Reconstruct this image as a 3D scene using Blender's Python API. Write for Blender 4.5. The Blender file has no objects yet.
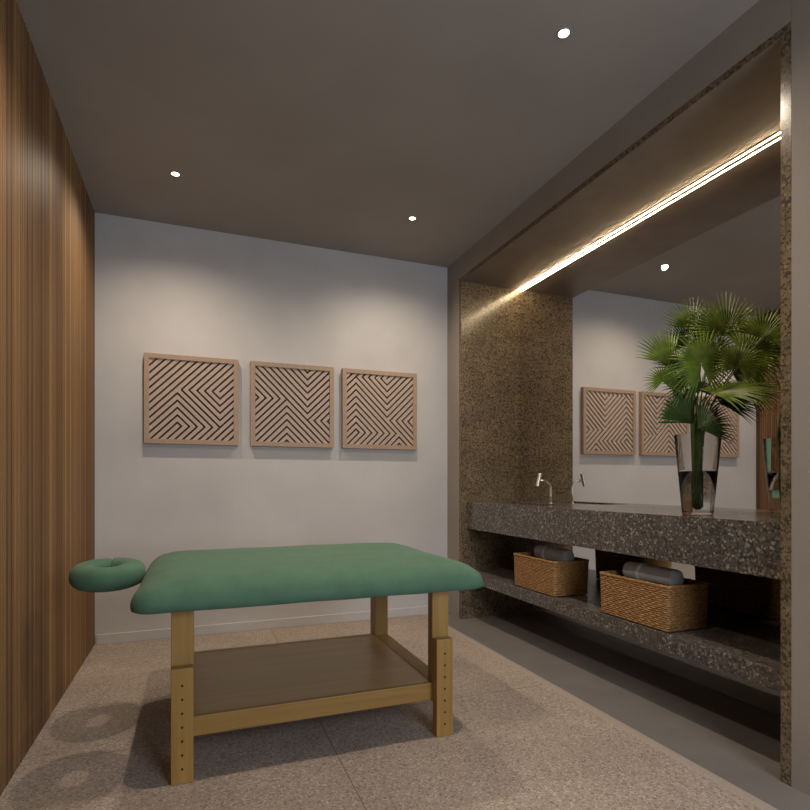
import bpy, bmesh, math, random
from mathutils import Vector, Matrix, noise
random.seed(7)
C = bpy.context.scene.collection
sc = bpy.context.scene
PI = math.pi

# ------------------------------------------------------------------ camera, world, light, exposure
cd = bpy.data.cameras.new('camera'); cam = bpy.data.objects.new('camera', cd); C.objects.link(cam)
cam.location = (0, 0, 1.0); cam.rotation_euler = (PI/2, 0, math.radians(-21))
cd.sensor_width = 36; cd.lens = 547/810*36; cd.shift_y = 79/810; cd.clip_start = 0.02
sc.camera = cam
w = bpy.data.worlds.new('world'); sc.world = w; w.use_nodes = True
w.node_tree.nodes['Background'].inputs[0].default_value = (0.55, 0.68, 0.9, 1)
w.node_tree.nodes['Background'].inputs[1].default_value = 1.0
def area(name, loc, rot, sx, sy, power, col):
    l = bpy.data.lights.new(name, 'AREA'); l.shape = 'RECTANGLE'; l.size = sx; l.size_y = sy
    l.energy = power; l.color = col
    o = bpy.data.objects.new(name, l); C.objects.link(o); o.location = loc; o.rotation_euler = rot
    return o
area('rear_fill', (1.24, -1.17, 1.45), (PI/2-.35, 0, 0), 1.1, 1.5, 50, (0.82, 0.90, 1.0))  # soft cool fill added behind the camera as a stand-in for daylight
sc.view_settings.view_transform = 'Standard'; sc.view_settings.look = 'None'
sc.view_settings.gamma = 1; sc.view_settings.exposure = 0.0; sc.view_settings.use_curve_mapping = False
sc.cycles.max_bounces = 10; sc.cycles.transmission_bounces = 10; sc.cycles.transparent_max_bounces = 8
sc.cycles.use_denoising = True
SPOT_POWER = 54; SPOT_COL = (1.0, 0.83, 0.64)
LED_COL = (1.0, 0.77, 0.46); LED_STRENGTH = 145

# ------------------------------------------------------------------ materials
def new_mat(name):
    m = bpy.data.materials.new(name); m.use_nodes = True
    nt = m.node_tree; return m, nt, nt.nodes['Principled BSDF']
def node(nt, typ, **kw):
    n = nt.nodes.new(typ)
    for k, v in kw.items(): setattr(n, k, v)
    return n
def ramp(nt, stops, interp='LINEAR'):
    r = nt.nodes.new('ShaderNodeValToRGB'); r.color_ramp.interpolation = interp
    e = r.color_ramp.elements
    while len(e) > 1: e.remove(e[-1])
    e[0].position = stops[0][0]; e[0].color = (*stops[0][1], 1)
    for p, c in stops[1:]:
        q = e.new(p); q.color = (*c, 1)
    return r
def coords(nt, scale=(1, 1, 1)):
    t = nt.nodes.new('ShaderNodeTexCoord'); mp = nt.nodes.new('ShaderNodeMapping')
    mp.inputs['Scale'].default_value = scale
    nt.links.new(t.outputs['Object'], mp.inputs['Vector']); return mp.outputs[0]
def noise_node(nt, vec, scale, detail=3, rough=.5):
    n = nt.nodes.new('ShaderNodeTexNoise'); n.inputs['Scale'].default_value = scale
    n.inputs['Detail'].default_value = detail; n.inputs['Roughness'].default_value = rough
    nt.links.new(vec, n.inputs['Vector']); return n
def bump(nt, bs, h, strength=.2, dist=.002):
    b = nt.nodes.new('ShaderNodeBump'); b.inputs['Strength'].default_value = strength
    b.inputs['Distance'].default_value = dist
    nt.links.new(h, b.inputs['Height']); nt.links.new(b.outputs[0], bs.inputs['Normal'])
def simple(name, col, rough=.5, metal=0, var=.0, scale=8, bmp=0, bscale=200):
    m, nt, bs = new_mat(name)
    bs.inputs['Roughness'].default_value = rough; bs.inputs['Metallic'].default_value = metal
    v = coords(nt)
    n = noise_node(nt, v, scale, 4)
    lo = tuple(c*(1-var) for c in col); hi = tuple(min(1, c*(1+var)) for c in col)
    r = ramp(nt, [(.3, lo), (.7, hi)]); nt.links.new(n.outputs[0], r.inputs[0])
    nt.links.new(r.outputs[0], bs.inputs['Base Color'])
    if bmp:
        n2 = noise_node(nt, v, bscale, 2); bump(nt, bs, n2.outputs[0], bmp)
    return m
def wood(name, dark, light, axis, rough=.45, scale=1.0):
    m, nt, bs = new_mat(name)
    s = [28*scale]*3; s[axis] = 1.6*scale
    v = coords(nt, tuple(s))
    n = noise_node(nt, v, 1.0, 5, .6); n.inputs['Distortion'].default_value = .6
    r = ramp(nt, [(.3, dark), (.55, tuple((a+b)/2 for a, b in zip(dark, light))), (.75, light)])
    nt.links.new(n.outputs[0], r.inputs[0]); nt.links.new(r.outputs[0], bs.inputs['Base Color'])
    bs.inputs['Roughness'].default_value = rough
    bump(nt, bs, n.outputs[0], .1, .001)
    return m
def stone(name, base, lo, hi, rough, fleck=75, bs_=.12):
    m, nt, bs = new_mat(name)
    v = coords(nt)
    wn = noise_node(nt, v, 40, 2)
    mixv = node(nt, 'ShaderNodeMix', data_type='RGBA'); mixv.inputs[0].default_value = .012
    nt.links.new(v, mixv.inputs[6]); nt.links.new(wn.outputs[1], mixv.inputs[7])
    vo = node(nt, 'ShaderNodeTexVoronoi'); vo.inputs['Scale'].default_value = fleck
    nt.links.new(mixv.outputs[2], vo.inputs['Vector'])
    sep = node(nt, 'ShaderNodeSeparateColor'); nt.links.new(vo.outputs['Color'], sep.inputs[0])
    r = ramp(nt, [(0, lo), (.3, base), (.62, tuple(b*1.25 for b in base)), (.84, tuple((b+h)/2 for b, h in zip(base, hi))), (.95, hi)], 'CONSTANT')
    nt.links.new(sep.outputs[0], r.inputs[0])
    big = noise_node(nt, v, 9, 4, .6)
    rb = ramp(nt, [(.3, (.8, .8, .8)), (.7, (1.15, 1.12, 1.1))]); nt.links.new(big.outputs[0], rb.inputs[0])
    mul = node(nt, 'ShaderNodeMix', data_type='RGBA', blend_type='MULTIPLY'); mul.inputs[0].default_value = 1
    nt.links.new(r.outputs[0], mul.inputs[6]); nt.links.new(rb.outputs[0], mul.inputs[7])
    nt.links.new(mul.outputs[2], bs.inputs['Base Color'])
    bs.inputs['Roughness'].default_value = rough
    bump(nt, bs, sep.outputs[1], bs_, .0006)
    return m

M = {}
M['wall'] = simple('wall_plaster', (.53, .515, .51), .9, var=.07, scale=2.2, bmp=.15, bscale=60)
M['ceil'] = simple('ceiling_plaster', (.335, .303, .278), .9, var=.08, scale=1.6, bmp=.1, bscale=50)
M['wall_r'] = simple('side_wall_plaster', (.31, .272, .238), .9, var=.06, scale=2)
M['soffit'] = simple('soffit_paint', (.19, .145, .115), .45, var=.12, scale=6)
M['stone'] = stone('speckled_stone', (.098, .088, .082), (.055, .048, .044), (.34, .31, .28), .30, 130)
M['jamb'] = stone('polished_stone', (.150, .113, .068), (.075, .056, .036), (.24, .19, .125), .20, 120, .12)
M['counter'] = stone('counter_stone', (.100, .088, .080), (.055, .048, .044), (.34, .31, .28), .17, 130)
def fabric(name, col, var=.12):
    m, nt, bs = new_mat(name)
    v = coords(nt); n = noise_node(nt, v, 14, 5, .65)
    fine = noise_node(nt, coords(nt, (420, 60, 420)), 1, 2)
    add = node(nt, 'ShaderNodeMath', operation='MULTIPLY_ADD'); add.inputs[1].default_value = .45
    nt.links.new(fine.outputs[0], add.inputs[0]); nt.links.new(n.outputs[0], add.inputs[2])
    r = ramp(nt, [(.5, tuple(c*(1-var) for c in col)), (.9, tuple(c*(1+var) for c in col))])
    nt.links.new(add.outputs[0], r.inputs[0]); nt.links.new(r.outputs[0], bs.inputs['Base Color'])
    bs.inputs['Roughness'].default_value = .9
    bs.inputs['Sheen Weight'].default_value = .06; bs.inputs['Sheen Roughness'].default_value = .5
    bump(nt, bs, fine.outputs[0], .3, .001)
    return m
M['green'] = fabric('green_terry', (.060, .138, .088))
M['towel'] = fabric('grey_towel', (.46, .45, .44), .15)
M['towel_dark'] = fabric('dark_grey_towel', (.07, .07, .078), .15)
M['band'] = simple('towel_band', (.58, .57, .56), .8, var=.05)
M['woodx'] = wood('beech_x', (.27, .145, .035), (.42, .25, .07), 0)
M['woody'] = wood('beech_y', (.27, .145, .035), (.42, .25, .07), 1)
M['woodz'] = wood('beech_z', (.29, .16, .038), (.45, .275, .08), 2)
M['shelf'] = wood('shelf_board', (.40, .23, .095), (.49, .30, .13), 0, .36)
M['hole'] = simple('bored_hole', (.02, .012, .006), .9)
M['art'] = wood('art_slat', (.38, .29, .235), (.53, .42, .35), 1, .6, 3)
M['art_frame'] = wood('art_frame', (.33, .225, .155), (.42, .30, .215), 1, .55, 2)
M['art_back'] = simple('art_backing', (.07, .032, .02), .8, var=.1)
M['chrome'] = simple('brushed_steel', (.78, .72, .64), .32, 1, var=.04)
M['white_metal'] = simple('lamp_trim', (.30, .28, .26), .6)
m, nt, bs = new_mat('mirror_glass'); bs.inputs['Metallic'].default_value = 1; bs.inputs['Roughness'].default_value = 0.004
bs.inputs['Base Color'].default_value = (.80, .79, .78, 1); M['mirror'] = m
def emis(name, col, s):
    m, nt, bs = new_mat(name); bs.inputs['Base Color'].default_value = (*col, 1)
    bs.inputs['Emission Color'].default_value = (*col, 1); bs.inputs['Emission Strength'].default_value = s
    return m
M['led'] = emis('led_strip', LED_COL, LED_STRENGTH)
M['lens'] = emis('lamp_lens', (1, .93, .82), 14)
m, nt, bs = new_mat('clear_glass'); bs.inputs['Transmission Weight'].default_value = 1; bs.inputs['Roughness'].default_value = 0
bs.inputs['IOR'].default_value = 1.22; bs.inputs['Base Color'].default_value = (1, 1, 1, 1); M['glass'] = m
m, nt, bs = new_mat('water'); bs.inputs['Transmission Weight'].default_value = 1; bs.inputs['Roughness'].default_value = 0
bs.inputs['IOR'].default_value = 1.33; M['water'] = m
# leaf
m, nt, bs = new_mat('palm_leaf')
n = noise_node(nt, coords(nt), 22, 3)
r = ramp(nt, [(.3, (.055, .105, .010)), (.7, (.21, .27, .026))]); nt.links.new(n.outputs[0], r.inputs[0])
nt.links.new(r.outputs[0], bs.inputs['Base Color']); bs.inputs['Roughness'].default_value = .42
bs.inputs['Subsurface Weight'].default_value = 0
M['leaf'] = m
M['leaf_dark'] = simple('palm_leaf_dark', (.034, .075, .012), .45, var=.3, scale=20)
M['stem'] = simple('palm_stem', (.07, .13, .03), .5, var=.25, scale=30)
# wicker
m, nt, bs = new_mat('wicker')
n = noise_node(nt, coords(nt, (60, 60, 240)), 1, 3)
r = ramp(nt, [(.3, (.13, .062, .02)), (.5, (.30, .155, .05)), (.72, (.50, .29, .10))]); nt.links.new(n.outputs[0], r.inputs[0])
nt.links.new(r.outputs[0], bs.inputs['Base Color']); bs.inputs['Roughness'].default_value = .6
M['wicker'] = m
# slatted wall: tone changes from rib to rib and in broader boards
m, nt, bs = new_mat('ribbed_wood')
t = node(nt, 'ShaderNodeTexCoord'); sp = node(nt, 'ShaderNodeSeparateXYZ'); nt.links.new(t.outputs['Object'], sp.inputs[0])
def snap(step):
    a = node(nt, 'ShaderNodeMath', operation='SNAP'); a.inputs[1].default_value = step
    nt.links.new(sp.outputs[1], a.inputs[0]); wn = node(nt, 'ShaderNodeTexWhiteNoise', noise_dimensions='1D')
    nt.links.new(a.outputs[0], wn.inputs['W']); return wn.outputs['Value']
a1, a2, a3 = snap(.022), snap(.088), snap(.044)
ad = node(nt, 'ShaderNodeMath', operation='ADD'); nt.links.new(a1, ad.inputs[0]); nt.links.new(snap(.0220001), ad.inputs[1])
ad2 = node(nt, 'ShaderNodeMath', operation='ADD'); nt.links.new(ad.outputs[0], ad2.inputs[0]); nt.links.new(a3, ad2.inputs[1])
gr = noise_node(nt, coords(nt, (60, 60, 2.5)), 1, 4)
ad3 = node(nt, 'ShaderNodeMath', operation='ADD'); nt.links.new(ad2.outputs[0], ad3.inputs[0]); nt.links.new(gr.outputs[0], ad3.inputs[1])
dv = node(nt, 'ShaderNodeMath', operation='MULTIPLY'); nt.links.new(ad3.outputs[0], dv.inputs[0]); dv.inputs[1].default_value = .25
r = ramp(nt, [(.2, (.085, .042, .018)), (.45, (.16, .082, .035)), (.66, (.225, .125, .050)), (.85, (.38, .235, .09))])
nt.links.new(dv.outputs[0], r.inputs[0]); nt.links.new(r.outputs[0], bs.inputs['Base Color'])
bs.inputs['Roughness'].default_value = .47; bs.inputs['Specular IOR Level'].default_value = .35
M['ribs'] = m
# floor: rough stone tiles with joints
m, nt, bs = new_mat('granular_tile')
v = coords(nt)
g1 = noise_node(nt, v, 150, 3, .7); g2 = noise_node(nt, v, 3, 4)
vo = node(nt, 'ShaderNodeTexVoronoi'); vo.inputs['Scale'].default_value = 170; nt.links.new(v, vo.inputs['Vector'])
sepc = node(nt, 'ShaderNodeSeparateColor'); nt.links.new(vo.outputs['Color'], sepc.inputs[0])
r1 = ramp(nt, [(0, (.21, .17, .14)), (.14, (.315, .258, .215)), (.6, (.37, .307, .26)), (.88, (.47, .40, .34))], 'CONSTANT')
nt.links.new(sepc.outputs[0], r1.inputs[0])
r2 = ramp(nt, [(.3, (.88, .88, .88)), (.7, (1.08, 1.07, 1.06))]); nt.links.new(g2.outputs[0], r2.inputs[0])
mu = node(nt, 'ShaderNodeMix', data_type='RGBA', blend_type='MULTIPLY'); mu.inputs[0].default_value = 1
nt.links.new(r1.outputs[0], mu.inputs[6]); nt.links.new(r2.outputs[0], mu.inputs[7])
sp = node(nt, 'ShaderNodeSeparateXYZ'); tc = node(nt, 'ShaderNodeTexCoord'); nt.links.new(tc.outputs['Object'], sp.inputs[0])
def joint(sock, off, per):
    a = node(nt, 'ShaderNodeMath', operation='SUBTRACT'); nt.links.new(sock, a.inputs[0]); a.inputs[1].default_value = off
    b = node(nt, 'ShaderNodeMath', operation='PINGPONG'); nt.links.new(a.outputs[0], b.inputs[0]); b.inputs[1].default_value = per/2
    c = node(nt, 'ShaderNodeMath', operation='LESS_THAN'); nt.links.new(b.outputs[0], c.inputs[0]); c.inputs[1].default_value = .0022
    return c.outputs[0]
mx = node(nt, 'ShaderNodeMath', operation='MAXIMUM')
nt.links.new(joint(sp.outputs[0], .49, 1.2), mx.inputs[0]); nt.links.new(joint(sp.outputs[1], 2.30, 1.2), mx.inputs[1])
mj = node(nt, 'ShaderNodeMix', data_type='RGBA'); nt.links.new(mx.outputs[0], mj.inputs[0])
nt.links.new(mu.outputs[2], mj.inputs[6]); mj.inputs[7].default_value = (.17, .14, .12, 1)
nt.links.new(mj.outputs[2], bs.inputs['Base Color']); bs.inputs['Roughness'].default_value = .75
bump(nt, bs, g1.outputs[0], .35, .002)
M['tile'] = m
M['strip'] = simple('honed_border', (.36, .30, .255), .7, var=.12, scale=120)
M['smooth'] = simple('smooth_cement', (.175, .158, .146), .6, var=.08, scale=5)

# ------------------------------------------------------------------ helpers
def link(name, bm, mats, parent=None, smooth=False, loc=None):
    me = bpy.data.meshes.new(name); bmesh.ops.recalc_face_normals(bm, faces=bm.faces[:]); bm.to_mesh(me); bm.free()
    for k in (mats if isinstance(mats, (list, tuple)) else [mats]): me.materials.append(M[k])
    if smooth:
        for p in me.polygons: p.use_smooth = True
    o = bpy.data.objects.new(name, me); C.objects.link(o)
    if parent: o.parent = parent
    if loc: o.location = loc
    return o
def box(bm, x0, x1, y0, y1, z0, z1, bev=0, mi=0):
    vs = [bm.verts.new(p) for p in [(x0,y0,z0),(x1,y0,z0),(x1,y1,z0),(x0,y1,z0),(x0,y0,z1),(x1,y0,z1),(x1,y1,z1),(x0,y1,z1)]]
    fs = [bm.faces.new([vs[i] for i in f]) for f in [(0,3,2,1),(4,5,6,7),(0,1,5,4),(1,2,6,5),(2,3,7,6),(3,0,4,7)]]
    for f in fs: f.material_index = mi
    if bev:
        es = {e for f in fs for e in f.edges}
        bmesh.ops.bevel(bm, geom=list(es), offset=bev, segments=2, affect='EDGES', profile=.5)
    return fs
def boxes(name, lst, mats, parent=None, bev=0):
    bm = bmesh.new()
    for b in lst: box(bm, *b, bev=bev)
    return link(name, bm, mats, parent)
def tube(bm, pts, radii, n=12, cap=True):
    pts = [Vector(p) for p in pts]
    if not isinstance(radii, (list, tuple)): radii = [radii]*len(pts)
    rings = []; up = Vector((0, 0, 1))
    for i, p in enumerate(pts):
        d = (pts[min(i+1, len(pts)-1)]-pts[max(i-1, 0)]).normalized()
        if i == 0: s = d.cross(up if abs(d.z) < .9 else Vector((1, 0, 0))).normalized()
        else: s = (s-d*s.dot(d)).normalized()
        q = d.cross(s)
        rings.append([bm.verts.new(p+(s*math.cos(2*PI*k/n)+q*math.sin(2*PI*k/n))*radii[i]) for k in range(n)])
    for a, b in zip(rings, rings[1:]):
        for k in range(n): bm.faces.new([a[k], a[(k+1) % n], b[(k+1) % n], b[k]])
    if cap: bm.faces.new(rings[0][::-1]); bm.faces.new(rings[-1])
def lathe(bm, prof, n=48, c=(0, 0)):
    rings = [[bm.verts.new((c[0]+r*math.cos(2*PI*k/n), c[1]+r*math.sin(2*PI*k/n), z)) for k in range(n)] if r > 1e-6 else [bm.verts.new((c[0], c[1], z))] for r, z in prof]
    for a, b in zip(rings, rings[1:]):
        for k in range(n):
            k2 = (k+1) % n
            if len(a) == 1 and len(b) == 1: continue
            if len(a) == 1: bm.faces.new([a[0], b[k2], b[k]])
            elif len(b) == 1: bm.faces.new([a[k], a[k2], b[0]])
            else: bm.faces.new([a[k], a[k2], b[k2], b[k]])
def empty(name, loc, label, cat, group=None):
    o = bpy.data.objects.new(name, None); C.objects.link(o); o.location = loc; o.empty_display_size = .05
    return tag(o, label, cat, group)
def tag(o, label, cat, group=None):
    o['label'] = label; o['category'] = cat
    if group: o['group'] = group
    return o
def struct(o): o['kind'] = 'structure'; return o
def copy_tree(o, parent=None):
    c = o.copy(); C.objects.link(c)
    if parent: c.parent = parent
    for ch in list(o.children): copy_tree(ch, c)
    return c

# ------------------------------------------------------------------ room
XL, XR, YB, YF, H = -.583, 1.840, 3.87, -1.2, 2.69
XM = 2.340                       # mirror face
NY0, NY1, NZ = 1.23, 3.665, 2.530  # niche outer opening
bm = bmesh.new()
box(bm, XL-.1, 1.625, YF-.1, YB+.1, -.08, 0, mi=0)
box(bm, 1.625, 1.672, YF-.1, YB+.1, -.08, 0, mi=1)
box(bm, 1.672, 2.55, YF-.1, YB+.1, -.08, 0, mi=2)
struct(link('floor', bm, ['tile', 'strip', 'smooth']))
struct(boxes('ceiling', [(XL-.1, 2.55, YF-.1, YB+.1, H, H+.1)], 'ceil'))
struct(boxes('wall_back', [(XL-.1, 2.55, YB, YB+.1, 0, H)], 'wall'))
struct(boxes('baseboard_back', [(XL+.01, XR, YB-.012, YB, 0, .062)], 'wall', bev=.002))
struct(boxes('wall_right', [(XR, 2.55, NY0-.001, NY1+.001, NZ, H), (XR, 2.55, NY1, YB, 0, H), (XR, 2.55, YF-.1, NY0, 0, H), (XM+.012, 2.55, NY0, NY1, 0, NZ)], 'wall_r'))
# rear wall behind the camera; window opening and frame added around the fill light
struct(boxes('wall_rear', [(XL-.1, .64, YF-.1, YF, 0, H), (1.84, 2.55, YF-.1, YF, 0, H), (.64, 1.84, YF-.1, YF, 0, .68), (.64, 1.84, YF-.1, YF, 2.22, H)], 'wall'))
struct(boxes('fill_window_1', [(.64, .69, YF-.07, YF-.03, .68, 2.22), (1.79, 1.84, YF-.07, YF-.03, .68, 2.22), (1.215, 1.265, YF-.07, YF-.03, .73, 2.17), (.69, 1.79, YF-.07, YF-.03, .68, .73), (.69, 1.79, YF-.07, YF-.03, 2.17, 2.22)], 'white_metal'))
# ribbed timber wall on the left
bm = bmesh.new()
pitch = .022; y = YF; prof = []
while y < YB-1e-6:
    for dy, dx in ((.0005, 0), (.002, .005), (.0055, .0085), (.011, .0095), (.0165, .0085), (.020, .005), (.0215, 0)):
        if y+dy < YB: prof.append((y+dy, dx))
    y += pitch
prof.append((YB, 0))
lo = [bm.verts.new((XL-.008+dx, yy, 0)) for yy, dx in prof]; hi = [bm.verts.new((XL-.008+dx, yy, H)) for yy, dx in prof]
for k in range(len(prof)-1): bm.faces.new([lo[k], lo[k+1], hi[k+1], hi[k]])
box(bm, XL-.1, XL-.0085, YF-.1, YB, 0, H)
o = link('wall_left', bm, 'ribs'); struct(o)
# stone lining of the niche
T = .035; TT = .029
struct(boxes('trim_1', [(XR-.001, XM+.012, NY1-T, NY1, 0, NZ)], 'jamb'))
struct(boxes('trim_2', [(XR-.001, XM+.012, NY0, NY0+T, 0, NZ)], 'jamb'))
bm = bmesh.new()
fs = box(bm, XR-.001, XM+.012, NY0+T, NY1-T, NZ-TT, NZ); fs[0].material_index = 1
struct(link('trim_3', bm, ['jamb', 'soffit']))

# mirror
tag(boxes('wall_mirror', [(XM, XM+.010, NY0+T+.002, NY1-T-.002, .003, NZ-TT-.002)], 'mirror'),
    'large frameless mirror filling the back of the stone lined niche', 'mirror')
# LED strip
lt = empty('light_strip', (2.319, (NY0+NY1)/2, NZ-TT), 'thin glowing LED light strip along the niche ceiling in front of the mirror', 'light strip')
y2 = (NY1-NY0)/2-T-.004
boxes('diffuser', [(0.0, .0050, -y2, y2, -.0085, -.004)], 'led', lt)
boxes('channel', [(0, .005, -y2, y2, -.004, 0), (-.001, 0, -y2, y2, -.0072, 0), (.005, .006, -y2, y2, -.0072, 0)], 'white_metal', lt)

# vanity counter with sunk basin
CX0, CZ1, CZ0 = 1.885, .866, .670
vc = empty('vanity_counter', (CX0, 2.5, CZ0), 'thick speckled grey stone vanity counter spanning the niche', 'counter')
ya, yb = NY0+T+.002-2.5, NY1-T-.002-2.5; xw = XM-.003-CX0; h = CZ1-CZ0
bx0, bx1, by0, by1 = .10, .335, .35, .97
bm = bmesh.new()
box(bm, 0, bx0, ya, yb, 0, h); box(bm, bx1, xw, ya, yb, 0, h)
box(bm, bx0, bx1, ya, by0, 0, h); box(bm, bx0, bx1, by1, yb, 0, h)
link('countertop', bm, 'counter', vc)
bm = bmesh.new()
vs = [bm.verts.new(p) for p in [(bx0, by0, .04), (bx1, by0, .075), (bx1, by1, .075), (bx0, by1, .04), (bx0, by0, .001), (bx1, by0, .001), (bx1, by1, .001), (bx0, by1, .001)]]
for f in [(0,1,2,3),(4,7,6,5),(0,4,5,1),(1,5,6,2),(2,6,7,3),(3,7,4,0)]: bm.faces.new([vs[i] for i in f])
bs_ = link('sink_basin', bm, 'stone', vc)
bm = bmesh.new(); lathe(bm, [(0, .0485), (.02, .0485), (.02, .046), (0, .046)], 24, (bx0+.035, (by0+by1)/2)); link('drain', bm, 'chrome', bs_)
SZ = .356
sh = boxes('stone_shelf', [(CX0, XM-.003, NY0+T+.002, NY1-T-.002, SZ-.075, SZ)], 'stone', bev=.0015)
tag(sh, 'speckled stone shelf hung low under the vanity counter carrying the baskets', 'shelf')

# faucet
fc = empty('faucet', (2.252, 3.11, CZ1), 'slim steel faucet with curved neck on the stone counter', 'faucet')
bm = bmesh.new()
P = [(0, 0, 0), (0, 0, .06), (0, 0, .10)]
for k in range(1, 9):
    a = k/8*1.15; P.append((-.075*(1-math.cos(a))*1.15, 0, .10+.062*math.sin(a)))
P.append((-.085, 0, .158))
tube(bm, P, .0078, 16); link('spout', bm, 'chrome', fc, True)
bm = bmesh.new(); lathe(bm, [(0, 0), (.014, 0), (.014, .005), (.008, .008), (0, .008)], 24); link('base_ring', bm, 'chrome', fc)
bm = bmesh.new(); tube(bm, [(-.106, 0, .120), (-.082, 0, .205)], .0125, 20); link('head', bm, 'chrome', fc, False)

# ------------------------------------------------------------------ downlights
lights = [(-.10, 3.23, 'small round recessed ceiling spotlight nearest the timber wall'),
          (1.29, 3.23, 'small round recessed ceiling spotlight nearest the niche and back wall'),
          (1.29, 1.70, 'largest and brightest round recessed ceiling spotlight, at top right'),
          (-.10, 1.70, 'round recessed ceiling spotlight out of frame above the table head')]
for x, y, lab in lights:
    t = empty('ceiling_light', (x, y, H), lab, 'ceiling light', 'recessed ceiling spotlights')
    bm = bmesh.new(); lathe(bm, [(.020, 0), (.020, -.003), (.026, -.003), (.027, 0)], 32); link('trim_ring', bm, 'white_metal', t, False)
    bm = bmesh.new(); lathe(bm, [(0, -.0015), (.019, -.0015), (.019, -.0005), (0, -.0005)], 32); link('lens', bm, 'lens', t)
    l = bpy.data.lights.new('spot', 'SPOT'); l.energy = SPOT_POWER; l.color = SPOT_COL; l.spot_size = math.radians(150); l.spot_blend = 1.0
    l.shadow_soft_size = .022
    lo_ = bpy.data.objects.new('lamp', l); C.objects.link(lo_); lo_.parent = t; lo_.location = (0, 0, -.012)

# ------------------------------------------------------------------ wall art
p_ = .0925
def clip_strip(rect, a, b, d):
    # polygon of rect where a <= (u+d*v) <= b
    x0, y0, x1, y1 = rect
    poly = [(x0, y0), (x1, y0), (x1, y1), (x0, y1)]
    for s, c in ((1, a), (-1, -b)):
        out = []
        for i in range(len(poly)):
            P, Q = poly[i], poly[(i+1) % len(poly)]
            fp, fq = s*(P[0]+d*P[1])-c, s*(Q[0]+d*Q[1])-c
            if fp >= 0: out.append(P)
            if (fp >= 0) != (fq >= 0):
                t = fp/(fp-fq); out.append((P[0]+(Q[0]-P[0])*t, P[1]+(Q[1]-P[1])*t))
        poly = out
        if len(poly) < 3: return None
    return poly
def art(xc, zc, rects, label):
    S = .575; fr = .030; inn = S-2*fr
    t = empty('wall_art', (xc, YB, zc), label, 'wall art', 'square slatted wood panels on the back wall')
    boxes('frame', [(-S/2, S/2, -.038, 0, S/2-fr, S/2), (-S/2, S/2, -.038, 0, -S/2, -S/2+fr), (-S/2, -S/2+fr, -.038, 0, -S/2+fr, S/2-fr), (S/2-fr, S/2, -.038, 0, -S/2+fr, S/2-fr)], 'art_frame', t)
    boxes('backing', [(-inn/2, inn/2, -.008, -.001, -inn/2, inn/2)], 'art_back', t)
    bm = bmesh.new()
    for (u0, v0, u1, v1, d) in rects:
        q = [round(k/(p_/2))*p_/2 if 0 < k < 1 else k for k in (u0, v0, u1, v1)]
        for k in range(-12, 24):
            a = k*p_+p_*.15; b = a+p_*.66
            poly = clip_strip((q[0], q[1], q[2], q[3]), a, b, d)
            if not poly: continue
            F = [bm.verts.new((-inn/2+u*inn, -.030, inn/2-v*inn)) for u, v in poly]
            B = [bm.verts.new((-inn/2+u*inn, -.008, inn/2-v*inn)) for u, v in poly]
            try:
                bm.faces.new(F)
                for i in range(len(F)): bm.faces.new([F[i], F[(i+1) % len(F)], B[(i+1) % len(F)], B[i]])
            except ValueError: pass
    bmesh.ops.remove_doubles(bm, verts=bm.verts[:], dist=1e-5)
    link('slat_panel', bm, 'art', t)
art(-.015, 1.547, [(0, 0, 1, .37, 1), (0, .37, .325, 1, 1), (.325, .37, .83, .85, -1), (.83, .37, 1, .85, 1), (.325, .85, 1, 1, 1)],
    'square slatted wood panel with two nested diamond peaks, closest to the timber wall')
art(.640, 1.547, [(0, 0, .68, .415, -1), (.68, 0, 1, .69, 1), (0, .415, .415, 1, 1), (.415, .415, .68, 1, -1), (.68, .69, 1, 1, -1)],
    'square slatted wood panel hanging in the middle of the three')
art(1.280, 1.547, [(0, 0, .14, 1, 1), (.14, 0, .6, .05, 1), (.14, .05, .6, .83, -1), (.6, 0, 1, .645, 1), (.6, .645, 1, .83, -1), (.14, .83, .79, 1, 1), (.79, .83, 1, 1, -1)],
    'square slatted wood panel of dense chevrons, closest to the stone niche')

# ------------------------------------------------------------------ massage table
TX0, TX1, TY0, TY1 = -.198, 1.098, 1.915, 2.88
tb = empty('massage_table', ((TX0+TX1)/2, (TY0+TY1)/2, 0), 'wooden massage table with green padded top and lower shelf', 'massage table')
ox, oy = (TX0+TX1)/2, (TY0+TY1)/2
def rrect(hx, hy, r, n=10, m=26):
    r = max(.004, min(r, hx, hy)); pts = []
    for cx, cy, a0, (ex, ey) in ((hx-r, hy-r, 0, (-1, 0)), (-hx+r, hy-r, PI/2, (0, -1)), (-hx+r, -hy+r, PI, (1, 0)), (hx-r, -hy+r, 1.5*PI, (0, 1))):
        for k in range(n+1):
            a = a0+PI/2*k/n; pts.append((cx+r*math.cos(a), cy+r*math.sin(a)))
        L = (2*(hx-r) if ex else 2*(hy-r))
        for k in range(1, m): pts.append((cx+(r*math.cos(a0+PI/2))+ex*L*k/m, cy+(r*math.sin(a0+PI/2))+ey*L*k/m))
    return pts
hx, hy = (TX1-TX0)/2, (TY1-TY0)/2
layers = [(.10, .583), (.035, .581), (.012, .582), (.002, .587), (0, .596), (0, .607), (.003, .619), (.010, .634), (.022, .648), (.039, .661), (.062, .673), (.095, .684), (.14, .692), (.20, .698), (.27, .702), (.35, .704), (.42, .705)]
bm = bmesh.new(); rings = []
for ins, z in layers:
    pts = rrect(hx-ins, hy-ins, max(.07-ins*.3, .03))
    ring = []
    for x, y in pts:
        wob = noise.noise(Vector((x*7, y*7, z*14)))*.004
        hem = noise.noise(Vector((x*24, y*24, 3)))*.003 if .585 < z < .61 else 0
        fx = 1+wob*1.0/max(hx-ins, .1)
        ring.append(bm.verts.new((x*fx, y*fx, z+wob*.7+hem)))
    rings.append(ring)
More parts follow.
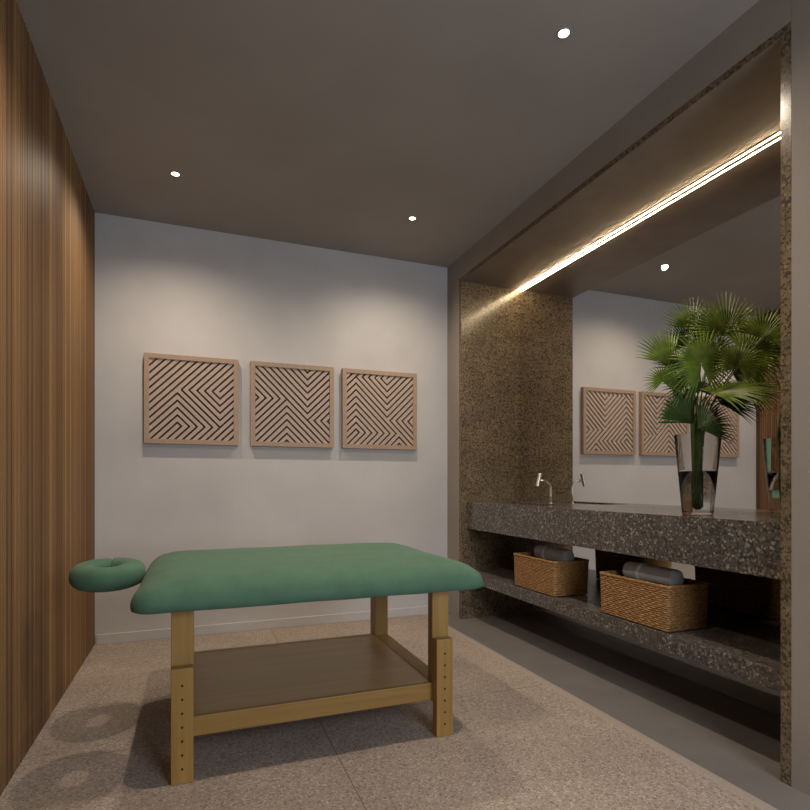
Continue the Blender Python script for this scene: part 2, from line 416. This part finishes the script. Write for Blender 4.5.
for a, b in zip(rings, rings[1:]):
    for k in range(len(a)): bm.faces.new([a[k], a[(k+1) % len(a)], b[(k+1) % len(a)], b[k]])
bm.faces.new(rings[0]); bm.faces.new(rings[-1])
link('padded_top', bm, 'green', tb, True)
# timber under-frame, hidden inside the cover hem
LX0, LX1, LW, LT = -.076, .888, .072, .045
ly0, ly1 = 2.008, 2.80
boxes('deck', [(TX0+.08-ox, TX1-.08-ox, TY0+.08-oy, TY1-.06-oy, .588, .600)], 'woodx', tb, bev=.002)
for ix, x0 in enumerate((LX0, LX1)):
    for iy, (y0, sgn) in enumerate(((ly0, -1), (ly1-LT, 1))):
        lg = boxes('leg', [(x0-ox, x0+LW-ox, y0-oy, y0+LT-oy, 0.126, .5885)], 'woodz', tb, bev=.0025)
        # lower sliding section, outside the upper post
        ya_, yb_ = (y0-.042, y0-.0005) if sgn < 0 else (y0+LT+.0005, y0+LT+.042)
        ft = boxes('leg_extension', [(x0+.001-ox, x0+LW-.001-ox, ya_-oy, yb_-oy, 0, .385)], 'woodz', tb, bev=.0025)
        if sgn < 0:
            yy = ya_-oy
            for k in range(7):
                bm = bmesh.new(); z = .050+k*.0463
                tube(bm, [(x0+LW/2-ox, yy-.0008, z), (x0+LW/2-ox, yy+.004, z)], .004, 14)
                link('pin_hole', bm, 'hole', ft)
for y0 in (ly0+.006, ly1-.028):
    boxes('shelf_rail', [(LX0+LW-.004-ox, LX1+.004-ox, y0-oy, y0+.022-oy, .133, .201)], 'woodx', tb, bev=.002)
for x0 in (LX0, LX1):
    boxes('side_rail', [(x0+.002-ox, x0+LW-.002-ox, ly0+LT-.004-oy, ly1-LT+.004-oy, .166, .201)], 'woody', tb, bev=.002)
boxes('lower_shelf', [(LX0+LW-.003-ox, LX1+.003-ox, ly0+.026-oy, ly1-.026-oy, .184, .1985)], 'shelf', tb)
# headrest
hr = bpy.data.objects.new('headrest', None); C.objects.link(hr); hr.parent = tb; hr.location = (-.314-ox, 2.40-oy, .650)
bm = bmesh.new(); N = 72; K = 20; R = []
for i in range(N):
    a = 2*PI*i/N
    dseam = abs((a-PI/2+PI) % (2*PI)-PI)                     # seam at the far side
    pinch = 1-.22*math.exp(-(dseam/.07)**2)
    cx, cy = .082*math.cos(a), .100*math.sin(a)
    nx, ny = math.cos(a)/.082, math.sin(a)/.100; L = math.hypot(nx, ny); nx /= L; ny /= L
    ring = []
    for k in range(K):
        b = 2*PI*k/K; cb, sb = math.cos(b), math.sin(b)
        rx = .050*pinch*math.copysign(abs(cb)**.85, cb); rz = .045*pinch*math.copysign(abs(sb)**.8, sb)
        ring.append(bm.verts.new((cx+nx*rx, cy+ny*rx, rz+.006*math.sin(a)*1)))
    R.append(ring)
for i in range(N):
    a, b = R[i], R[(i+1) % N]
    for k in range(K): bm.faces.new([a[k], a[(k+1) % K], b[(k+1) % K], b[k]])
link('face_cushion', bm, 'green', hr, True)
boxes('support_arm', [(.075, .21, -.02, .02, -.040, -.028)], 'woodx', hr, bev=.002)

# ------------------------------------------------------------------ baskets and towels
BL, BD, BH = .43, .245, .205
def basket_mesh():
    bm = bmesh.new(); per = []
    hx, hy, r = BD/2, BL/2, .018
    base = rrect(hx, hy, r, 8, 40)
    # resample evenly
    L = [0]
    for a, b in zip(base, base[1:]+base[:1]): L.append(L[-1]+math.dist(a, b))
    tot = L[-1]; NS = 64; SS = NS*5; pts = []; j = 0; bb = base+[base[0]]
    for i in range(SS):
        s = tot*i/SS
        while L[j+1] < s: j += 1
        t = (s-L[j])/(L[j+1]-L[j]); P, Q = bb[j], bb[j+1]
        tx, ty = Q[0]-P[0], Q[1]-P[1]; l = math.hypot(tx, ty)
        pts.append((P[0]+tx*t, P[1]+ty*t, ty/l, -tx/l))
    rows = 20; RR = rows*4; rings = []
    for jz in range(RR+1):
        z = .004+(BH-.012)*jz/RR; row = int(jz/4-1e-6); ph = jz/4-int(jz/4); taper = .965+.035*z/BH
        ring = []
        for i, (x, y, nx, ny) in enumerate(pts):
            a = abs(math.sin(PI*jz/4))
            off = .0008+.0042*a*(.72+.28*math.cos(2*PI*(i/5)/2+PI*row))
            ring.append(bm.verts.new((x*taper+nx*off, y*taper+ny*off, z)))
        rings.append(ring)
    n = len(pts)
    inner_top = [bm.verts.new((x*(1-.011/abs(hx)) , y*(1-.011/hy), BH-.008)) for x, y, _, _ in pts]
    inner_bot = [bm.verts.new((x*.965*(1-.011/hx), y*.965*(1-.011/hy), .012)) for x, y, _, _ in pts]
    seq = rings+[inner_top, inner_bot]
    for a, b in zip(seq, seq[1:]):
        for k in range(n): bm.faces.new([a[k], a[(k+1) % n], b[(k+1) % n], b[k]])
    bm.faces.new(rings[0]); bm.faces.new(inner_bot)
    return bm
def rim_mesh():
    bm = bmesh.new(); base = rrect(BD/2, BL/2, .018, 8, 60); n = len(base); rr = []
    for i, (x, y) in enumerate(base):
        P, Q = base[i-1], base[(i+1) % n]; tx, ty = Q[0]-P[0], Q[1]-P[1]; l = math.hypot(tx, ty); nx, ny = ty/l, -tx/l
        rad = .0075+.0012*math.sin(i*1.15)
        rr.append([bm.verts.new((x*.985+nx*rad*math.cos(b*PI/4), y*.99+ny*rad*math.cos(b*PI/4), BH-.008+rad*math.sin(b*PI/4))) for b in range(8)])
    for i in range(n):
        a, b = rr[i], rr[(i+1) % n]
        for k in range(8): bm.faces.new([a[k], a[(k+1) % 8], b[(k+1) % 8], b[k]])
    return bm
bk = empty('wicker_basket', (2.02, 2.80, SZ), 'wicker basket on the low stone shelf, farther one nearer the back wall', 'basket', 'wicker baskets on the stone shelf')
link('basket_body', basket_mesh(), 'wicker', bk); link('rim', rim_mesh(), 'wicker', bk, True)
bk2 = copy_tree(bk); bk2.location = (2.02, 2.005, SZ); bk2['label'] = 'wicker basket on the low stone shelf, larger looking one below the palm vase'
def folded_mesh():
    bm = bmesh.new()
    for k in range(3): box(bm, -.088, .088, -.17, .17, .002+k*.052, .050+k*.052, bev=.018)
    return bm
def roll_mesh(L=.30, R=.042):
    bm = bmesh.new(); n = 40; xs = [(-1, .25), (-.998, .6), (-.99, .86), (-.965, .97), (-.9, 1), (-.5, 1.01), (0, 1), (.5, 1.01), (.9, 1), (.965, .97), (.99, .86), (.998, .6), (1, .25)]
    rings = []
    for t, s in xs:
        rings.append([bm.verts.new((R*s*math.cos(2*PI*k/n)*(1+.05*k/n), t*L/2-.006*(1-s), R*s*math.sin(2*PI*k/n)*(1+.05*k/n))) for k in range(n)])
    for a, b in zip(rings, rings[1:]):
        for k in range(n): bm.faces.new([a[k], a[(k+1) % n], b[(k+1) % n], b[k]])
    bm.faces.new(rings[0]); bm.faces.new(rings[-1])
    return bm
def band_mesh():
    bm = bmesh.new(); n = 40; rr = []
    for t, r in ((-.015, .0425), (-.015, .0448), (.015, .0448), (.015, .0425)):
        rr.append([bm.verts.new((r*math.cos(2*PI*k/n)*(1+.05*k/n), .055+t, r*math.sin(2*PI*k/n)*(1+.05*k/n))) for k in range(n)])
    for a, b in zip(rr, rr[1:]+rr[:1]):
        for k in range(n): bm.faces.new([a[k], a[(k+1) % n], b[(k+1) % n], b[k]])
    return bm
ft = link('folded_towel', folded_mesh(), 'towel_dark', None, True, (2.02, 2.80, SZ+.013))
tag(ft, 'dark grey folded towel inside the farther wicker basket', 'towel', 'folded towels lining the baskets')
f2 = ft.copy(); C.objects.link(f2); f2.location = (2.02, 2.005, SZ+.013); f2['label'] = 'dark grey folded towel inside the basket below the palm vase'
rt = empty('rolled_towel', (2.04, 2.79, SZ+.174+.043), 'rolled grey towel with paler band lying in the farther basket', 'towel', 'rolled grey towels')
link('towel_roll', roll_mesh(), 'towel', rt, True); link('band', band_mesh(), 'band', rt, True)
r2 = copy_tree(rt); r2.location = (2.02, 2.00, SZ+.174+.043); r2['label'] = 'rolled grey towel with paler band in the basket below the vase'

# ------------------------------------------------------------------ vase and palm
VX, VY, VZ = 2.058, 1.78, CZ1
va = empty('glass_vase', (VX, VY, VZ), 'tall clear glass vase half full of water on the stone counter', 'vase')
bm = bmesh.new()
lathe(bm, [(0, 0), (.058, 0), (.0615, .004), (.0935, .350), (.0932, .3505), (.0927, .350), (.0610, .016), (.058, .013), (0, .013)], 64)
link('glass_body', bm, 'glass', va, True)
def wr(z): return .0610+(.0927-.0610)*(z-.016)/(.350-.016)
bm = bmesh.new(); lathe(bm, [(0, .0128), (.0582, .0128), (wr(.018)+.0003, .018), (wr(.185)+.0005, .185), (0, .185)], 64)
link('water', bm, 'water', va, True)

cam_r = Vector((.934, -.358, 0)); cam_f = Vector((.358, .934, 0)); UP = Vector((0, 0, 1))
def blade_mesh(bm, hub, ax, side, nor, R, spread, n, split, droop, seed):
    rnd = random.Random(seed); da = spread/n
    steps = [0.02, .2, .4, split, split+(1-split)*.4, split+(1-split)*.75, 1]
    for k in range(n):
        a = -spread/2+(k+.5)*da; d = ax*math.cos(a)+side*math.sin(a); q = side*math.cos(a)-ax*math.sin(a)
        Rk = R*(.90+.10*math.cos(a*.9))*rnd.uniform(.93, 1.04); tip = rnd.uniform(-.03, .03); dr = droop*rnd.uniform(.75, 1.3); L = []
        wmax = R*split*math.tan(da/2)*1.0
        for s in steps:
            wdt = R*s*math.tan(da/2) if s <= split else wmax*(1-(s-split)/(1-split))**.8*.92
            wdt = max(wdt, .0004)
            c = hub+d*(Rk*s)+q*(tip*Rk*max(0, s-split))+nor*(.03*R*math.sin(s*PI))-UP*(dr*R*s**3)
            ring = [c-q*wdt, c+nor*(wdt*.9), c+q*wdt]
            L.append([bm.verts.new(p) for p in ring])
        for A, B in zip(L, L[1:]):
            bm.faces.new([A[0], A[1], B[1], B[0]]); bm.faces.new([A[1], A[2], B[2], B[1]])
FR = 'palm fronds standing in the glass vase'
# hub, axis (right, up, depth), normal tilt (right, up, toward viewer), radius, spread, leaflets, split, droop, material, label
fronds = [
 ((2.08, 1.665, 1.631), (0.22, 1, 0.05), (-0.05, -0.25, 1), 0.2, 250, 40, 0.5, 0.08, 'leaf', 'largest bright green fan palm frond at the top of the arrangement'),
 ((2.057, 1.803, 1.677), (-0.22, 1, 0.1), (0.1, -0.2, 1), 0.165, 130, 20, 0.5, 0.04, 'leaf', 'bright fan palm frond at upper left pointing straight up'),
 ((1.877, 1.765, 1.509), (-0.55, 1, 0), (0.25, -0.1, 1), 0.174, 105, 17, 0.55, 0.06, 'leaf', 'narrow half open palm frond reaching out to the far left'),
 ((1.813, 1.736, 1.427), (-0.1, 1, -0.3), (-0.1, 0.5, 1), 0.092, 270, 30, 0.45, 0.15, 'leaf', 'small bright starry palm frond low on the left side'),
 ((1.934, 1.657, 1.491), (-0.15, 1, -0.1), (0.05, 0.45, 1), 0.178, 325, 44, 0.48, 0.14, 'leaf', 'round fully open palm frond facing front in the middle'),
 ((1.963, 1.625, 1.365), (1, 0.28, -0.1), (-0.1, 1, 0.38), 0.225, 190, 30, 0.5, 0.1, 'leaf', 'flat palm frond stretching out to the right seen edge on'),
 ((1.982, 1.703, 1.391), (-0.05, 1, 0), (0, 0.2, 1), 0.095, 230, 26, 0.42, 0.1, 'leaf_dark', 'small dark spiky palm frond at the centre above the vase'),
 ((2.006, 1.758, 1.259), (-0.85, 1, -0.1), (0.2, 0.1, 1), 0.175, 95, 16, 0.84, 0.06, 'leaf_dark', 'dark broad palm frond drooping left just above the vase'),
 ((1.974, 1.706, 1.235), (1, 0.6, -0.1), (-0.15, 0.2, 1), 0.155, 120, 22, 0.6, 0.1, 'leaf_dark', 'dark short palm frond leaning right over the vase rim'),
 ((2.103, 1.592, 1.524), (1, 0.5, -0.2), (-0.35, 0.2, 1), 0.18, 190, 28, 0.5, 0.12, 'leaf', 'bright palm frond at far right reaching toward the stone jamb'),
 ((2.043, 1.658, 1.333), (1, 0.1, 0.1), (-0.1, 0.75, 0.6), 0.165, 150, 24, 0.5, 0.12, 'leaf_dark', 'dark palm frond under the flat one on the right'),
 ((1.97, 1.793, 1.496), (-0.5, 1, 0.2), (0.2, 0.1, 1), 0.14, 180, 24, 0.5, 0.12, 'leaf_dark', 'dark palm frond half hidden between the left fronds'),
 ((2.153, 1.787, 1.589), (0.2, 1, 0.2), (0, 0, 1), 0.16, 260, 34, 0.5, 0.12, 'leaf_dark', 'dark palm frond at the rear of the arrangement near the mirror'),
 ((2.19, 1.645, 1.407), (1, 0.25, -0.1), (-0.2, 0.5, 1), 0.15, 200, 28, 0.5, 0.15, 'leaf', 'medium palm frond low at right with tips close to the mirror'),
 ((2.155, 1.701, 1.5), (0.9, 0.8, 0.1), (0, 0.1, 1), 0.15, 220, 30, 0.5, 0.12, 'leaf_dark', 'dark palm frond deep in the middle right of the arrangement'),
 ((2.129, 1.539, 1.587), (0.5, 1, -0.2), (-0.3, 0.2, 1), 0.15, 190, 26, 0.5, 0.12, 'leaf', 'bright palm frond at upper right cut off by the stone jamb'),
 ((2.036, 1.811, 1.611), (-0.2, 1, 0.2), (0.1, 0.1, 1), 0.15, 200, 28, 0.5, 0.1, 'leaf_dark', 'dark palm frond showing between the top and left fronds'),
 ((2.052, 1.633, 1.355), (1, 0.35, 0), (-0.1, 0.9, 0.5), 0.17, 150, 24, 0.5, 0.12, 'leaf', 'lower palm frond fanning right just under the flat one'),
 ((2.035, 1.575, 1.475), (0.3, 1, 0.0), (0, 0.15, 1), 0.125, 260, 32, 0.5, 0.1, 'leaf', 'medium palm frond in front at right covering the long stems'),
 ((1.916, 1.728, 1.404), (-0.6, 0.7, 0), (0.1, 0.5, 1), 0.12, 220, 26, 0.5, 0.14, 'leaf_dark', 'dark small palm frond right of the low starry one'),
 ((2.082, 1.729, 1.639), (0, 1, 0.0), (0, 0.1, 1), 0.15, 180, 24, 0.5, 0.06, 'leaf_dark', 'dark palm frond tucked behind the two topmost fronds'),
]
for i, (hub, ax, nr, R_, spr, n, split, droop, mt, lab) in enumerate(fronds):
    hub = Vector(hub); axv = (cam_r*ax[0]+UP*ax[1]+cam_f*ax[2]).normalized()
    nv = cam_r*nr[0]+UP*nr[1]-cam_f*nr[2]; nv = (nv-axv*nv.dot(axv)).normalized(); sv = nv.cross(axv).normalized()
    a = i*2.4; base = Vector((VX+(.004+.008*(i%3)/2)*math.cos(a), VY+(.004+.008*(i%3)/2)*math.sin(a), VZ+.026+.004*(i % 3)))
    neck = Vector((VX+(.012+.018*(i%4)/3)*math.cos(a), VY+(.012+.018*(i%4)/3)*math.sin(a), VZ+.36))
    t = empty('palm_frond', base, lab, 'palm frond', FR)
    bm = bmesh.new(); hl = hub-base
    blade_mesh(bm, hl, axv, sv, nv, R_, math.radians(spr), n, split, droop, i)
    # keep inside the mirror plane (local clamp)
    for v in bm.verts: v.co.x = min(v.co.x, XM-.012-base.x)
    link('leaf_blade', bm, mt, t)
    P0, P1, P3 = Vector((0, 0, 0)), neck-base, hl
    P2 = P1+(P1-P0)*.35+Vector((0, 0, .0)); pts = []
    if P3.z < P2.z: P2 = (P1+P3)/2
    for k in range(7): pts.append(P0.lerp(P1, k/6))
    for k in range(1, 9):
        u = k/8; pts.append(P1*(1-u)**2+P2*2*u*(1-u)+P3*u*u)
    bm = bmesh.new(); tube(bm, pts, [.0045]*7+[.004-.0018*k/8 for k in range(1, 9)], 8); link('stem', bm, 'stem', t, True)
